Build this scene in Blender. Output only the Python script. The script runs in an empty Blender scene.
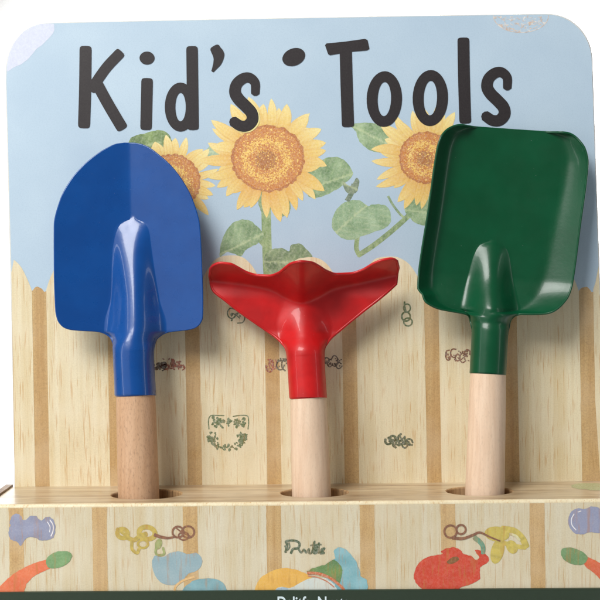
import bpy, bmesh, math, random
from mathutils import Vector, noise
from mathutils.geometry import delaunay_2d_cdt
random.seed(7)
S = 0.0005                      # one drawing unit = half a millimetre
scn = bpy.context.scene
COL = scn.collection
PI = math.pi

# ------------------------------------------------------------------ camera
CAM = Vector((28, -1250, 40)); TGT = Vector((0, 0, 0)); F = 1250.0; ROLL = math.radians(0.8)
fw = (TGT - CAM).normalized()
r0 = fw.cross(Vector((0, 0, 1))).normalized(); u0 = r0.cross(fw)
RR = r0 * math.cos(ROLL) - u0 * math.sin(ROLL)
UU = u0 * math.cos(ROLL) + r0 * math.sin(ROLL)
def W(px, py, Y):
    """point on the vertical plane y=Y seen at that place"""
    if -3 < Y < 0: Y *= 0.25          # printed layers lie almost flush
    if -97.05 < Y < -94: Y = -94 + (Y + 94) * 0.35
    d = fw + RR * ((px - 300) / F) + UU * ((300 - py) / F)
    return CAM + d * ((Y - CAM.y) / d.y)
cam = bpy.data.cameras.new('camera'); co = bpy.data.objects.new('camera', cam); COL.objects.link(co)
from mathutils import Matrix
co.matrix_world = Matrix(((RR.x, UU.x, -fw.x, CAM.x * S), (RR.y, UU.y, -fw.y, CAM.y * S), (RR.z, UU.z, -fw.z, CAM.z * S), (0, 0, 0, 1)))
cam.sensor_width = 36; cam.lens = 36 * F / 600; cam.clip_start = 0.01; cam.clip_end = 50
scn.camera = co

# ------------------------------------------------------------------ helpers
def lin(c):
    return tuple(((v / 255) / 12.92 if v / 255 <= 0.04045 else ((v / 255 + 0.055) / 1.055) ** 2.4) for v in c)
def lerp(a, b, t): return a + (b - a) * t
def mix(a, b, t): return tuple(lerp(x, y, t) for x, y in zip(a, b))
def clamp(x, a=0., b=1.): return max(a, min(b, x))
def sstep(a, b, x):
    t = clamp((x - a) / (b - a)); return t * t * (3 - 2 * t)
def interp(tab, x):
    if x <= tab[0][0]: return tab[0][1]
    for (a, va), (b, vb) in zip(tab, tab[1:]):
        if x <= b: return va + (vb - va) * (x - a) / (b - a)
    return tab[-1][1]
def sinterp(tab, x):
    """Catmull-Rom through a table"""
    n = len(tab)
    if x <= tab[0][0]: return tab[0][1]
    if x >= tab[-1][0]: return tab[-1][1]
    for i in range(n - 1):
        if x <= tab[i + 1][0]: break
    x1, y1 = tab[i]; x2, y2 = tab[i + 1]
    h = x2 - x1; t = (x - x1) / h
    d = (y2 - y1) / h
    def slope(j):
        if j == 0 or j == n - 1:
            return d
        a = (tab[j][1] - tab[j - 1][1]) / (tab[j][0] - tab[j - 1][0]); b = (tab[j + 1][1] - tab[j][1]) / (tab[j + 1][0] - tab[j][0])
        return 0 if a * b <= 0 else 2 * a * b / (a + b)
    m1 = slope(i); m2 = slope(i + 1)
    return (2*t**3-3*t**2+1)*y1 + (t**3-2*t**2+t)*h*m1 + (-2*t**3+3*t**2)*y2 + (t**3-t**2)*h*m2

def prop(o, label=None, cat=None, group=None, kind=None):
    if label: o['label'] = label
    if cat: o['category'] = cat
    if group: o['group'] = group
    if kind: o['kind'] = kind
    return o
def thing(name, loc, label, cat, group=None):
    o = bpy.data.objects.new(name, None); COL.objects.link(o)
    o.location = Vector(loc) * S; o.empty_display_size = 0.01
    return prop(o, label, cat, group)
def origin(o):
    p = Vector((0, 0, 0))
    while o is not None:
        p = p + o.location; o = o.parent
    return p
def obj(name, verts, faces, mat, parent=None, smooth=False, vcol=None, fcol=None, label=None, fmat=None, mats=None):
    """verts in drawing units, world axes; stored relative to the parent"""
    off = origin(parent) if parent else Vector((0, 0, 0))
    me = bpy.data.meshes.new(name)
    me.from_pydata([tuple(Vector(v) * S - off) for v in verts], [], faces)
    me.update()
    for m in (mats or [mat]): me.materials.append(m)
    if fmat: me.polygons.foreach_set('material_index', fmat)
    if smooth: me.polygons.foreach_set('use_smooth', [True] * len(me.polygons))
    if vcol or fcol:
        at = me.color_attributes.new('Col', 'FLOAT_COLOR', 'CORNER')
        data = []
        for p in me.polygons:
            for vi in p.vertices:
                c = vcol[vi] if vcol else fcol[p.index]
                data.extend((*lin(c), 1.0))
        at.data.foreach_set('color', data)
    o = bpy.data.objects.new(name, me); COL.objects.link(o)
    if parent: o.parent = parent
    if label: o['label'] = label
    return o

def cdt(polys, inner=(), spacing=None, inside=None):
    verts = []; faces = []
    for p in polys:
        if area2(p) < 0: p = p[::-1]
        faces.append(list(range(len(verts), len(verts) + len(p)))); verts += [Vector(q) for q in p]
    verts += [Vector(q) for q in inner]
    r = delaunay_2d_cdt(verts, [], faces, 1, 1e-4)
    return [tuple(v) for v in r[0]], [list(f) for f, src in zip(r[2], r[5]) if len(src)]
def inpoly(x, y, p):
    c = False; j = len(p) - 1
    for i in range(len(p)):
        if (p[i][1] > y) != (p[j][1] > y) and x < (p[j][0]-p[i][0])*(y-p[i][1])/(p[j][1]-p[i][1])+p[i][0]: c = not c
        j = i
    return c
def area2(p): return sum(p[i-1][0]*p[i][1]-p[i][0]*p[i-1][1] for i in range(len(p)))
def closed(pts, n=8):
    """smooth closed curve through points"""
    out = []; m = len(pts)
    for i in range(m):
        p0, p1, p2, p3 = (Vector(pts[(i+k-1) % m]) for k in range(4))
        for k in range(n):
            t = k / n
            out.append(tuple(0.5*((2*p1)+(p2-p0)*t+(2*p0-5*p1+4*p2-p3)*t*t+(3*p1-p0-3*p2+p3)*t**3)))
    return out
def openc(pts, n=8):
    out = []; m = len(pts)
    P = [Vector(p) for p in pts]
    for i in range(m-1):
        p0 = P[i-1] if i else P[0]*2-P[1]; p1 = P[i]; p2 = P[i+1]; p3 = P[i+2] if i+2 < m else P[-1]*2-P[-2]
        for k in range(n):
            t = k / n
            out.append(0.5*((2*p1)+(p2-p0)*t+(2*p0-5*p1+4*p2-p3)*t*t+(3*p1-p0-3*p2+p3)*t**3))
    out.append(P[-1]); return [tuple(v) for v in out]
def wob(poly, amp, sc=0.15, seed=0):
    out = []
    for x, y in poly:
        out.append((x + amp*noise.noise((x*sc, y*sc, seed)), y + amp*noise.noise((x*sc, y*sc, seed+9.3))))
    return out
def stroke(pts, w, n=8, cap=0.35, wend=None, smooth=True):
    """outline polygons of a stroke (list of convex-ish quads + caps), union through the triangulation"""
    c = openc(pts, n) if (smooth and len(pts) > 2) else [tuple(p) for p in pts]
    m = len(c); polys = []
    if not callable(w):
        w_ = w; w = (lambda t: w_) if wend is None else (lambda t: lerp(w_, wend, t))
    L = []; R = []
    for i in range(m):
        a = Vector(c[max(0, i-1)]); b = Vector(c[min(m-1, i+1)]); d = (b-a)
        d = d.normalized() if d.length > 1e-9 else Vector((1, 0)); nrm = Vector((-d.y, d.x)); ww = w(i/(m-1))/2
        L.append(Vector(c[i]) + nrm*ww); R.append(Vector(c[i]) - nrm*ww)
    for i in range(m-1):
        q = [L[i], L[i+1], R[i+1], R[i]]
        if area2(q) < 0: q = q[::-1]
        polys.append([tuple(v) for v in q])
    for e, (i, j) in enumerate(((0, 1), (m-1, m-2))):
        d = (Vector(c[i]) - Vector(c[j])).normalized(); nrm = Vector((-d.y, d.x)); ww = w(0 if e == 0 else 1)/2
        q = []
        for k in range(9):
            th = -PI/2 + PI*k/8
            s_, c_ = math.sin(th), math.cos(th)
            q.append(tuple(Vector(c[i]) + nrm*(ww*math.copysign(abs(s_)**0.6, s_)) + d*(2*ww*cap*abs(c_)**0.6)))
        if area2(q) < 0: q = q[::-1]
        polys.append(q)
    # joints so that sharp bends stay filled
    for i in range(1, m-1):
        ww = w(i/(m-1))/2
        polys.append([(c[i][0]+ww*math.cos(t*PI/5), c[i][1]+ww*math.sin(t*PI/5)) for t in range(10)])
    return polys
def decal(name, polys, Y, mat, parent, colfn=None, col=(0, 0, 0), label=None, grid=None):
    inner = []
    if grid:
        p = polys[0]; xs = [q[0] for q in p]; ys = [q[1] for q in p]
        y = min(ys); k = 0
        while y < max(ys):
            x = min(xs) + (k % 2)*grid/2
            while x < max(xs):
                jx, jy = x + random.uniform(-.3, .3)*grid, y + random.uniform(-.3, .3)*grid
                if inpoly(jx, jy, p): inner.append((jx, jy))
                x += grid
            y += grid*.87; k += 1
    v, f = cdt(polys, inner)
    f2 = []
    for t in f:
        f2.append(t if area2([v[i] for i in t]) < 0 else t[::-1])      # face the camera side (-Y)
    vc = [colfn(*q) if colfn else col for q in v]
    return obj(name, [W(q[0], q[1], Y) for q in v], f2, mat, parent, vcol=vc, label=label)
def joinlists(parts):
    V = []; Fc = []
    for v, f in parts:
        o = len(V); V += v; Fc += [[i+o for i in q] for q in f]
    return V, Fc
def tube(path, r, n=8, close=False):
    V = []; Fc = []; m = len(path)
    P = [Vector(p) for p in path]; up = Vector((0, 1, 0.13)).normalized()
    for i, p in enumerate(P):
        a = P[(i-1) % m] if close else P[max(0, i-1)]; b = P[(i+1) % m] if close else P[min(m-1, i+1)]
        d = (b-a); d = d.normalized() if d.length > 1e-9 else Vector((1, 0, 0))
        s1 = d.cross(up).normalized(); s2 = s1.cross(d)
        rr = r(i/(m-1)) if callable(r) else r
        for k in range(n):
            t = 2*PI*k/n; V.append(p + (s1*math.cos(t) + s2*math.sin(t))*rr)
    for i in range(m if close else m-1):
        j = (i+1) % m
        for k in range(n):
            l = (k+1) % n
            Fc.append([i*n+k, j*n+k, j*n+l, i*n+l])
    if not close:
        Fc.append([k for k in range(n)]); Fc.append([(m-1)*n+k for k in range(n)][::-1])
    return V, Fc

# ------------------------------------------------------------------ materials
def newmat(name):
    m = bpy.data.materials.new(name); m.use_nodes = True
    nt = m.node_tree; b = nt.nodes['Principled BSDF']
    return m, nt, b
def N(nt, t, **k):
    n = nt.nodes.new(t)
    for a, v in k.items():
        if a in n.inputs.keys() if hasattr(n.inputs, 'keys') else False: n.inputs[a].default_value = v
        else: setattr(n, a, v)
    return n
def coords(nt, scale, rnd=True, src='Object'):
    tc = N(nt, 'ShaderNodeTexCoord'); mp = N(nt, 'ShaderNodeMapping')
    mp.inputs['Scale'].default_value = tuple(s / S for s in scale)
    nt.links.new(tc.outputs[src], mp.inputs['Vector'])
    if rnd:
        oi = N(nt, 'ShaderNodeObjectInfo'); mu = N(nt, 'ShaderNodeMath', operation='MULTIPLY'); mu.inputs[1].default_value = 57.0
        nt.links.new(oi.outputs['Random'], mu.inputs[0])
        cb = N(nt, 'ShaderNodeCombineXYZ'); nt.links.new(mu.outputs[0], cb.inputs[0]); nt.links.new(mu.outputs[0], cb.inputs[1])
        nt.links.new(cb.outputs[0], mp.inputs['Location'])
    return mp.outputs[0]
def noisetex(nt, vec, scale=1.0, detail=4, rough=0.55, dist=0.0):
    n = N(nt, 'ShaderNodeTexNoise'); n.inputs['Scale'].default_value = scale; n.inputs['Detail'].default_value = detail
    n.inputs['Roughness'].default_value = rough; n.inputs['Distortion'].default_value = dist
    nt.links.new(vec, n.inputs['Vector']); return n.outputs['Fac']
def ramp(nt, fac, stops):
    r = N(nt, 'ShaderNodeValToRGB'); e = r.color_ramp.elements
    while len(e) < len(stops): e.new(0.5)
    for el, (p, c) in zip(e, stops):
        el.position = p; el.color = (*c, 1) if len(c) == 3 else c
    nt.links.new(fac, r.inputs[0]); return r.outputs[0]
def mixc(nt, a, b, fac, mode='MIX'):
    m = N(nt, 'ShaderNodeMix', data_type='RGBA', blend_type=mode)
    for s, i in ((fac, 0), (a, 6), (b, 7)):
        if hasattr(s, 'is_output'): nt.links.new(s, m.inputs[i])
        elif i == 0: m.inputs[0].default_value = s
        else: m.inputs[i].default_value = (*s, 1)
    return m.outputs[2]
def bump(nt, b, h, strength, dist):
    bp = N(nt, 'ShaderNodeBump'); bp.inputs['Strength'].default_value = strength; bp.inputs['Distance'].default_value = dist*S
    nt.links.new(h, bp.inputs['Height']); nt.links.new(bp.outputs[0], b.inputs['Normal'])
G = (0, 0, 0); O = (1, 1, 1)
def paint(name, c, rough=0.27, coat=0.35, c2=None):
    m, nt, b = newmat(name)
    v = coords(nt, (1, 1, 1), False)
    n1 = noisetex(nt, v, 0.03, 3)
    c2 = c2 or tuple(x*0.86 for x in c)
    col = mixc(nt, lin(c2), lin(c), ramp(nt, n1, [(0.35, G), (0.65, O)]))
    # sparse dust specks
    n2 = noisetex(nt, v, 0.9, 1)
    col = mixc(nt, col, mix(lin(c), (0.8, 0.8, 0.8), 0.2), ramp(nt, n2, [(0.80, G), (0.83, O)]))
    nt.links.new(col, b.inputs['Base Color'])
    n3 = noisetex(nt, v, 0.09, 4)
    rr = N(nt, 'ShaderNodeMapRange'); rr.inputs['To Min'].default_value = rough*0.8; rr.inputs['To Max'].default_value = rough*1.35
    nt.links.new(n3, rr.inputs['Value']); nt.links.new(rr.outputs[0], b.inputs['Roughness'])
    b.inputs['Coat Weight'].default_value = coat; b.inputs['Coat Roughness'].default_value = 0.07; b.inputs['Specular IOR Level'].default_value = 0.36
    n4 = noisetex(nt, v, 0.35, 2)
    bump(nt, b, n4, 0.12, 0.5)
    return m
def wood(name, base, dark, streak, axis='z', rough=0.5, amt=1.0, speck=0.0, coat=0.0):
    m, nt, b = newmat(name)
    st = {'z': (1, 1, 0.022), 'x': (0.02, 1, 1)}[axis]
    v = coords(nt, st)
    n1 = noisetex(nt, v, 0.15, 5, 0.62, 0.15)
    c = mixc(nt, lin(dark), lin(base), ramp(nt, n1, [(0.34, G), (0.60, O)]))
    n2 = noisetex(nt, v, 0.45, 3, 0.6)
    c = mixc(nt, c, mix(lin(base), lin(dark), 0.9), mixf(nt, ramp(nt, n2, [(0.50, G), (0.72, O)]), 0.45*amt))
    # short dark pores
    v3 = coords(nt, {'z': (0.5, 0.5, 0.03), 'x': (0.02, 0.5, 0.5)}[axis])
    n3 = noisetex(nt, v3, 1.3, 2, 0.5)
    c = mixc(nt, c, lin(streak), mixf(nt, ramp(nt, n3, [(0.57, G), (0.70, O)]), 0.8*amt))
    v4 = coords(nt, (1, 1, 1))
    n4 = noisetex(nt, v4, 0.8, 2, 0.7)
    c = mixc(nt, c, tuple(x*0.62 for x in lin(dark)), mixf(nt, ramp(nt, n4, [(0.42, G), (0.68, O)]), 0.16+speck))
    n5 = noisetex(nt, v4, 0.022, 2)
    c = mixc(nt, c, mix(lin(base), (0.85, 0.8, 0.7), 0.3), mixf(nt, ramp(nt, n5, [(0.42, G), (0.7, O)]), 0.35))
    nt.links.new(c, b.inputs['Base Color'])
    b.inputs['Roughness'].default_value = rough; b.inputs['Coat Weight'].default_value = coat; b.inputs['Coat Roughness'].default_value = 0.15
    bump(nt, b, n2, 0.25, 0.35)
    return m
def mixf(nt, sock, k):
    mu = N(nt, 'ShaderNodeMath', operation='MULTIPLY'); mu.inputs[1].default_value = k
    nt.links.new(sock, mu.inputs[0]); return mu.outputs[0]
def printmat(name, dark=0.16, wash=0.25, rough=0.45, grain=0.0, scale=0.5):
    """printed ink: its colours live on the mesh, the paper's texture is noise"""
    m, nt, b = newmat(name)
    at = N(nt, 'ShaderNodeVertexColor', layer_name='Col')
    v = coords(nt, (1, 1, 1))
    c = mixc(nt, at.outputs[0], (0.02, 0.02, 0.02), mixf(nt, ramp(nt, noisetex(nt, v, scale, 3, 0.7), [(0.42, G), (0.75, O)]), dark))
    c = mixc(nt, c, (0.85, 0.83, 0.74), mixf(nt, ramp(nt, noisetex(nt, v, 0.55, 4, 0.75), [(0.40, G), (0.70, O)]), wash))
    if grain:
        v2 = coords(nt, (0.5, 0.5, 0.05))
        c = mixc(nt, c, lin((176, 124, 66)), mixf(nt, ramp(nt, noisetex(nt, v2, 0.7, 3, 0.6), [(0.54, G), (0.66, O)]), grain))
    nt.links.new(c, b.inputs['Base Color']); b.inputs['Roughness'].default_value = rough
    return m
M = {}
M['blue'] = paint('blue_enamel', (3, 68, 137), c2=(2, 63, 130))
M['red'] = paint('red_enamel', (196, 18, 20), 0.40, 0.2)
M['green'] = paint('green_enamel', (0, 72, 42), 0.30, 0.14, c2=(0, 66, 37))
M['picket'] = wood('printed_pale_wood', (222, 210, 178), (212, 194, 154), (192, 148, 92), amt=0.85, speck=0.06)
M['gap'] = wood('printed_tan_wood', (198, 166, 116), (184, 148, 98), (166, 124, 74), amt=0.5, speck=0.3)
M['ledge'] = wood('ledge_wood', (196, 176, 142), (158, 130, 98), (104, 78, 56), axis='x', rough=0.34, coat=0.25, amt=1.2)
M['edge'] = wood('brown_edge_wood', (165, 140, 118), (120, 98, 80), (80, 60, 48), axis='z', rough=0.6)
M['hole'] = wood('hole_wood', (190, 156, 112), (140, 104, 66), (90, 62, 40), axis='z', rough=0.7)
def handlemat(name, base, dark, speck):
    m, nt, b = newmat(name)
    v = coords(nt, (1, 1, 0.05)); v2 = coords(nt, (1, 1, 0.3))
    c = mixc(nt, lin(dark), lin(base), ramp(nt, noisetex(nt, v, 0.2, 5, 0.6, 0.2), [(0.3, G), (0.62, O)]))
    c = mixc(nt, c, tuple(x*.5 for x in lin(dark)), mixf(nt, ramp(nt, noisetex(nt, v2, 0.8, 3, 0.7), [(0.52, G), (0.70, O)]), speck))
    nt.links.new(c, b.inputs['Base Color']); b.inputs['Roughness'].default_value = 0.48
    bump(nt, b, noisetex(nt, v2, 0.7, 3), 0.2, 0.3)
    return m
M['handle_tan'] = handlemat('tan_beech', (198, 161, 128), (184, 144, 109), 0.55)
M['handle_pale'] = handlemat('pale_beech', (222, 196, 170), (209, 178, 150), 0.22)
def skymat():
    m, nt, b = newmat('pale_blue_print')
    v = coords(nt, (1, 1, 1), False)
    c = mixc(nt, lin((172, 192, 208)), lin((180, 199, 213)), ramp(nt, noisetex(nt, v, 0.012, 3), [(0.35, G), (0.65, O)]))
    c = mixc(nt, c, lin((152, 174, 193)), mixf(nt, ramp(nt, noisetex(nt, v, 0.75, 3, 0.8), [(0.46, G), (0.68, O)]), 0.35))
    nt.links.new(c, b.inputs['Base Color']); b.inputs['Roughness'].default_value = 0.42
    bump(nt, b, noisetex(nt, v, 0.6, 2), 0.08, 0.3)
    return m
M['sky'] = skymat()
M['ink'] = printmat('letter_ink', 0.0, 0.012, 0.42)
M['print'] = printmat('watercolour_print', 0.12, 0.22, scale=0.9)
M['stamp'] = printmat('stamp_on_wood', 0.06, 0.09, grain=0.4, scale=1.0)
M['doodle'] = printmat('doodle_ink', 0.05, 0.3, grain=0.25, scale=0.9)
def plain(name, c, rough=0.5):
    m, nt, b = newmat(name); v = coords(nt, (1, 1, 1))
    col = mixc(nt, tuple(x*0.86 for x in lin(c)), lin(c), ramp(nt, noisetex(nt, v, 0.4, 4, 0.7), [(0.3, G), (0.7, O)]))
    nt.links.new(col, b.inputs['Base Color']); b.inputs['Roughness'].default_value = rough
    return m
M['white_edge'] = plain('board_edge_white', (214, 214, 208))
M['corner_white'] = plain('whitish_corner_tone', (208, 213, 230), 0.35)  # pale lavender-white of the corner patch
M['band'] = plain('dark_green_band', (36, 52, 36), 0.4)
M['band_text'] = plain('pale_lettering', (206, 222, 226))
M['paper'] = plain('studio_paper', (205, 205, 205), 0.9)

# ------------------------------------------------------------------ display stand
disp = thing('tool_display', (0, -20, -330), 'wooden display rack with sunflower backboard and picket fence print reading Kid\'s Tools', 'display rack')
def rrect_px():
    """board outline: rounded top corners"""
    pts = [(15.5, 640), (14, 480), (10, 290), (5, 80)]
    for k in range(1, 13):
        t = PI/2*k/12; pts.append((5 + 44*(1-math.cos(t)) + 0, 71 - 49*math.sin(t)))
    pts += [(200, 18.8), (400, 15.3), (540, 13.2)]
    for k in range(0, 13):
        t = PI/2*k/12; pts.append((548 + 45*math.sin(t), 13.2 + 47*(1-math.cos(t))))
    pts += [(597, 180), (602, 320), (607, 480), (611, 640)]
    return pts
BO = rrect_px()
# solid board, front at y = 0, 12 units thick, softly rounded edge
ctr = Vector((300, 330))
def ring(ins, Y):
    out = []
    for p in BO:
        d = (ctr - Vector(p)).normalized(); q = Vector(p) + Vector((math.copysign(1, d.x)*ins*0.9, math.copysign(1, d.y)*ins*0.9)) * (1 if p[1] < 500 else 0)
        out.append(W(q.x, q.y, 0) + Vector((0, Y, 0)))
    return out
V = ring(1.2, 0) + ring(0.2, 0.8) + ring(0, 2.2) + ring(0, 12)
n = len(BO); Fc = [list(range(n))]
for r in range(3):
    for i in range(n):
        j = (i+1) % n; Fc.append([r*n+i, (r+1)*n+i, (r+1)*n+j, r*n+j][::-1])
Fc.append(list(range(3*n, 4*n))[::-1])
bm = bmesh.new()
obj('backboard', V, Fc, M['white_edge'], disp)
def inset(poly, d):
    out = []
    for p in poly:
        v = Vector(p); c = ctr - v
        out.append((p[0] + math.copysign(d, c.x), p[1] + math.copysign(d, c.y)))
    return out
def up(Y, pts): return [W(x, y, Y) for x, y in pts]
skyp = [p for p in inset(BO, 1.3) if p[1] < 300]
skyp = [(12.2, 300)] + [p for p in skyp if p[1] < 290] + [(599.5, 300)]
v, f = cdt([skyp]); obj('sky_panel', up(-0.4, v), [t if area2([v[i] for i in t]) < 0 else t[::-1] for t in f], M['sky'], disp)
decal('corner_patch', [wob(openc([(6.8, 71), (8, 58), (14, 43), (24, 31), (36, 25), (48, 23.4), (54, 23.6)], 6) + openc([(54.3, 30), (52.5, 34), (44, 43), (36, 50), (28, 59), (21, 64.5), (13, 68), (8, 71.5)], 6), 0.5)], -0.7, M['corner_white'], disp, label='whitish corner of the blue print')  # whitish patch laid over the top-left corner of the blue print
# fence print
# green stain on the ledge, at its right
cents = [41, 116, 193.5, 273, 350.5, 433, 511, 588, 664]
LE = 0.018
fp = [(12.3 if False else 11.5, 284)]
top = []
x = 12.0
while x < 599:
    near = min(7, min(abs(x - (c - 3.2)) for c in cents))
    top.append((x, 291.5 + 2.4*noise.noise((x*0.33, 3, 1)) - 4.5*max(0, math.cos(near/7*PI/2)))); x += 2.3
v, f = cdt([[(15.5, 640), (14.7, 480)] + [(11.7, 293)] + top + [(601, 300), (606, 480), (609.5, 640)]])
fence = obj('fence_panel', up(-0.8, v), [t if area2([v[i] for i in t]) < 0 else t[::-1] for t in f], M['gap'], disp, label='tan gaps between the printed fence pickets')
pc = [-35] + cents
for i in range(9):
    xl = pc[i] + 7.2; xr = pc[i+1] - 7.2; m_ = (xl+xr)/2; hw = (xr-xl)/2
    pts = []
    def X(x, y): return x + (y-400)*LE
    pk = 257 + random.uniform(-2, 2)
    for k in range(25):
        u = -1 + 2*k/24
        yy = pk + 34*abs(u)**2.6 + 0.9*noise.noise((u*4, i, 2))
        pts.append((X(m_ + hw*math.copysign(abs(u)**0.95, u), yy), yy))
    pts = [(X(xl, 600), 600)] + [(X(xl, 400), 400)] + pts + [(X(xr, 400), 400), (X(xr, 600), 600)]
    # trim to the board
    def lx(y): return interp([(80, 6.5), (290, 11.7), (480, 15.7), (640, 17)], y)
    def rx(y): return interp([(180, 595.5), (320, 600.5), (480, 605.5), (640, 609)], y)
    if i == 0:
        pts = [(lx(600), 600), (lx(400), 400), (lx(275), 272.5)] + [p for p in pts if p[0] > 12.5 and p[1] < 599 ] + [pts[-1]]
    if i == 8:
        pts = [p for p in pts if p[0] < 597] + [(rx(266), 266), (rx(400), 400), (rx(600), 600)]
    v, f = cdt([pts])
    obj('picket', up(-1.2 , v), [t if area2([v[i_] for i_ in t]) < 0 else t[::-1] for t in f], M['picket'], fence)

# ---- printed sunflowers
def petals(cx, cy, rd, rp, n, seed, name, parent, Y0, arc=(0, 360), rys=0.93):
    rnd = random.Random(seed); V = []; Fc = []; C = []
    idx = []
    for ring_ in range(2):
        for k in range(n):
            a = (k + 0.5*ring_)/n*2*PI + rnd.uniform(-.08, .08)
            L = rp*(rnd.uniform(0.84, 1.06) if ring_ else rnd.uniform(0.78, 1.0)); idx.append((ring_, a, L))
    for q, (ring_, a, L) in enumerate(idx):
        Y = Y0 - 0.012*q; wd = rp*rnd.uniform(0.062, 0.105); bend = rnd.uniform(-.16, .16)
        low = clamp(0.5 - 0.5*math.sin(a)) ; hue = rnd.random()
        base = mix((228, 190, 98), (222, 158, 74), clamp(low*0.6 + rnd.uniform(-.2, .3)))
        tip = mix((238, 225, 160), (230, 196, 104), clamp(low*0.6 + rnd.uniform(-.2, .3)))
        NU, NV = 12, 6; o = len(V)
        for i in range(NU+1):
            t = i/NU; r = lerp(rd*0.85, L, t)
            ww = wd*(math.sin(PI*clamp(0.25+0.75*t**1.25))**0.75)*(1 if t < 1 else 0) + 0.15
            for j in range(NV+1):
                s = -1 + 2*j/NV
                aa = a + bend*t*t*0.7; px = cx + r*math.cos(aa) - s*ww*math.sin(aa); py = cy - (r*math.sin(aa) + s*ww*math.cos(aa))*rys
                V.append(W(px, py, Y))
                c = mix(base, tip, t**0.8); sh = 0.06*math.sin(s*9 + hue*6) + 0.10*(abs(s) > 0.8) + 0.12*(1-t)**3 + 0.05*rnd.random()
                c = mix(c, (196, 128, 48), clamp(sh*1.6)); C.append(c)
        for i in range(NU):
            for j in range(NV):
                p = o + i*(NV+1) + j; Fc.append([p, p+1, p+NV+2, p+NV+1])
    obj(name, V, Fc, M['print'], parent, vcol=C)
def seedhead(cx, cy, rx_, ry_, seed, parent, Y):
    rnd = random.Random(seed); pts = []
    nb = 90
    for k in range(nb):
        a = 2*PI*k/nb; r = 1 + rnd.uniform(-.035, .035); pts.append((cx + rx_*r*math.cos(a), cy + ry_*r*math.sin(a)))
    inner = []
    for _ in range(int(rx_*ry_*3.2)):
        a = rnd.random()*2*PI; r = math.sqrt(rnd.random())*0.97; inner.append((cx+rx_*r*math.cos(a), cy+ry_*r*math.sin(a)))
    v, f = cdt([pts], inner); fc = []
    f = [t if area2([v[i] for i in t]) < 0 else t[::-1] for t in f]
    for t in f:
        x = sum(v[i][0] for i in t)/3; y = sum(v[i][1] for i in t)/3
        r = math.hypot((x-cx)/rx_, (y-cy)/ry_); rr = math.hypot((x-cx+rx_*0.05)/rx_, (y-cy-ry_*0.05)/ry_)
        g = rnd.random()
        if r > 0.74: p = 0.15 - 0.4*(r-0.74)
        elif rr > 0.42: p = lerp(0.72, 0.22, abs(rr-0.56)/0.18)
        else: p = 0.28 - 0.25*(1 - rr/0.42)
        if g < p: c = mix((240, 206, 110), (228, 178, 84), rnd.random())
        else: c = mix((190, 112, 50), (206, 140, 70), rnd.random()) if rr > 0.3 else mix((160, 98, 46), (186, 120, 58), rnd.random())
        if r > 0.93: c = mix(c, (150, 84, 40), 0.4)
        fc.append(c)
    obj('seed_head', [W(x, y, Y) for x, y in v], f, M['print'], parent, fcol=fc)
def leafcol(p0, p1, light=(160, 184, 142), dark=(96, 128, 84), seed=0):
    a = Vector(p0); d = Vector(p1) - a; L = d.length; d.normalize()
    def fn(x, y):
        q = Vector((x, y)) - a; u = q.dot(d)/L; s = d.x*q.y - d.y*q.x
        t = 0.5 + 0.55*noise.noise((x*0.09, y*0.09, seed)) + 0.25*noise.noise((x*0.3, y*0.3, seed))
        c = mix(dark, light, clamp(t))
        if abs(s) < 0.9: c = mix(c, (196, 206, 160), 0.6)
        vn = abs(((u*L - abs(s)*0.8) % 7) - 3.5)
        if vn < 0.7: c = mix(c, (196, 206, 160), 0.28)
        return c
    return fn
def leaf(pts, p0, p1, Y, parent, light=(160, 184, 142), dark=(96, 128, 84), seed=0):
    decal('leaf', [wob(closed(pts, 8), 0.8, 0.3, seed)], Y, M['print'], parent, leafcol(p0, p1, light, dark, seed), grid=1.6)
def stem(pts, w, Y, parent, light=(160, 180, 128), dark=(112, 138, 88), name='stem'):
    c = openc(pts, 8); L = []; R = []
    for i in range(len(c)):
        a = Vector(c[max(0, i-1)]); b = Vector(c[min(len(c)-1, i+1)]); d = (b-a).normalized(); nn = Vector((-d.y, d.x))
        L.append(tuple(Vector(c[i]) + nn*w/2)); R.append(tuple(Vector(c[i]) - nn*w/2))
    poly = L + R[::-1]
    decal(name, [poly], Y, M['print'], parent, lambda x, y: mix(dark, light, clamp(0.5+0.8*noise.noise((x*0.4, y*0.1, 4)))), grid=1.8)
def holder(name, px, py, label):
    o = bpy.data.objects.new(name, None); COL.objects.link(o); o.parent = disp; o.empty_display_size = 0.005
    o.location = W(px, py, -0.4)*S - origin(disp); o['label'] = label; return o
# central flower
sf = holder('printed_sunflower', 268, 159, 'largest printed sunflower, in the middle of the sky')
stem([(266, 200), (266.5, 230), (267.5, 262), (268.5, 280)], 9.5, -0.50, sf)
stem([(268, 250), (262, 243), (258, 239)], 4, -0.53, sf)
leaf([(305, 178), (314, 165), (330, 157), (344, 160), (353, 174), (343, 185), (330, 193), (316, 198), (308, 196), (306, 187)], (306, 190), (352, 174), -0.55, sf, seed=1)
leaf([(220, 256), (222, 240), (232, 224), (246, 219.5), (257, 226), (263.5, 235), (258, 243), (247, 249), (240, 256), (228, 252)], (221, 254), (263, 234), -0.57, sf, seed=2)
leaf([(264, 262), (268, 251), (281, 248), (289, 251), (291, 245), (300, 244), (309, 252), (314, 262), (302, 271), (286, 276), (272, 275)], (266, 262), (312, 262), -0.60, sf, seed=3, light=(140, 160, 118), dark=(84, 110, 74))
leaf([(258, 200), (262, 190), (275, 190), (288, 196), (290, 212), (280, 216), (270, 206), (262, 212)], (262, 196), (288, 210), -0.62, sf, seed=4, light=(150, 170, 120), dark=(90, 118, 84))
leaf([(206, 152), (212, 145), (224, 146), (232, 152), (224, 158), (212, 158)], (206, 152), (232, 152), -0.62, sf, seed=5, light=(176, 196, 170), dark=(130, 160, 130))
petals(268, 158, 36, 66, 19, 3, 'petals', sf, -0.65)
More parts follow.
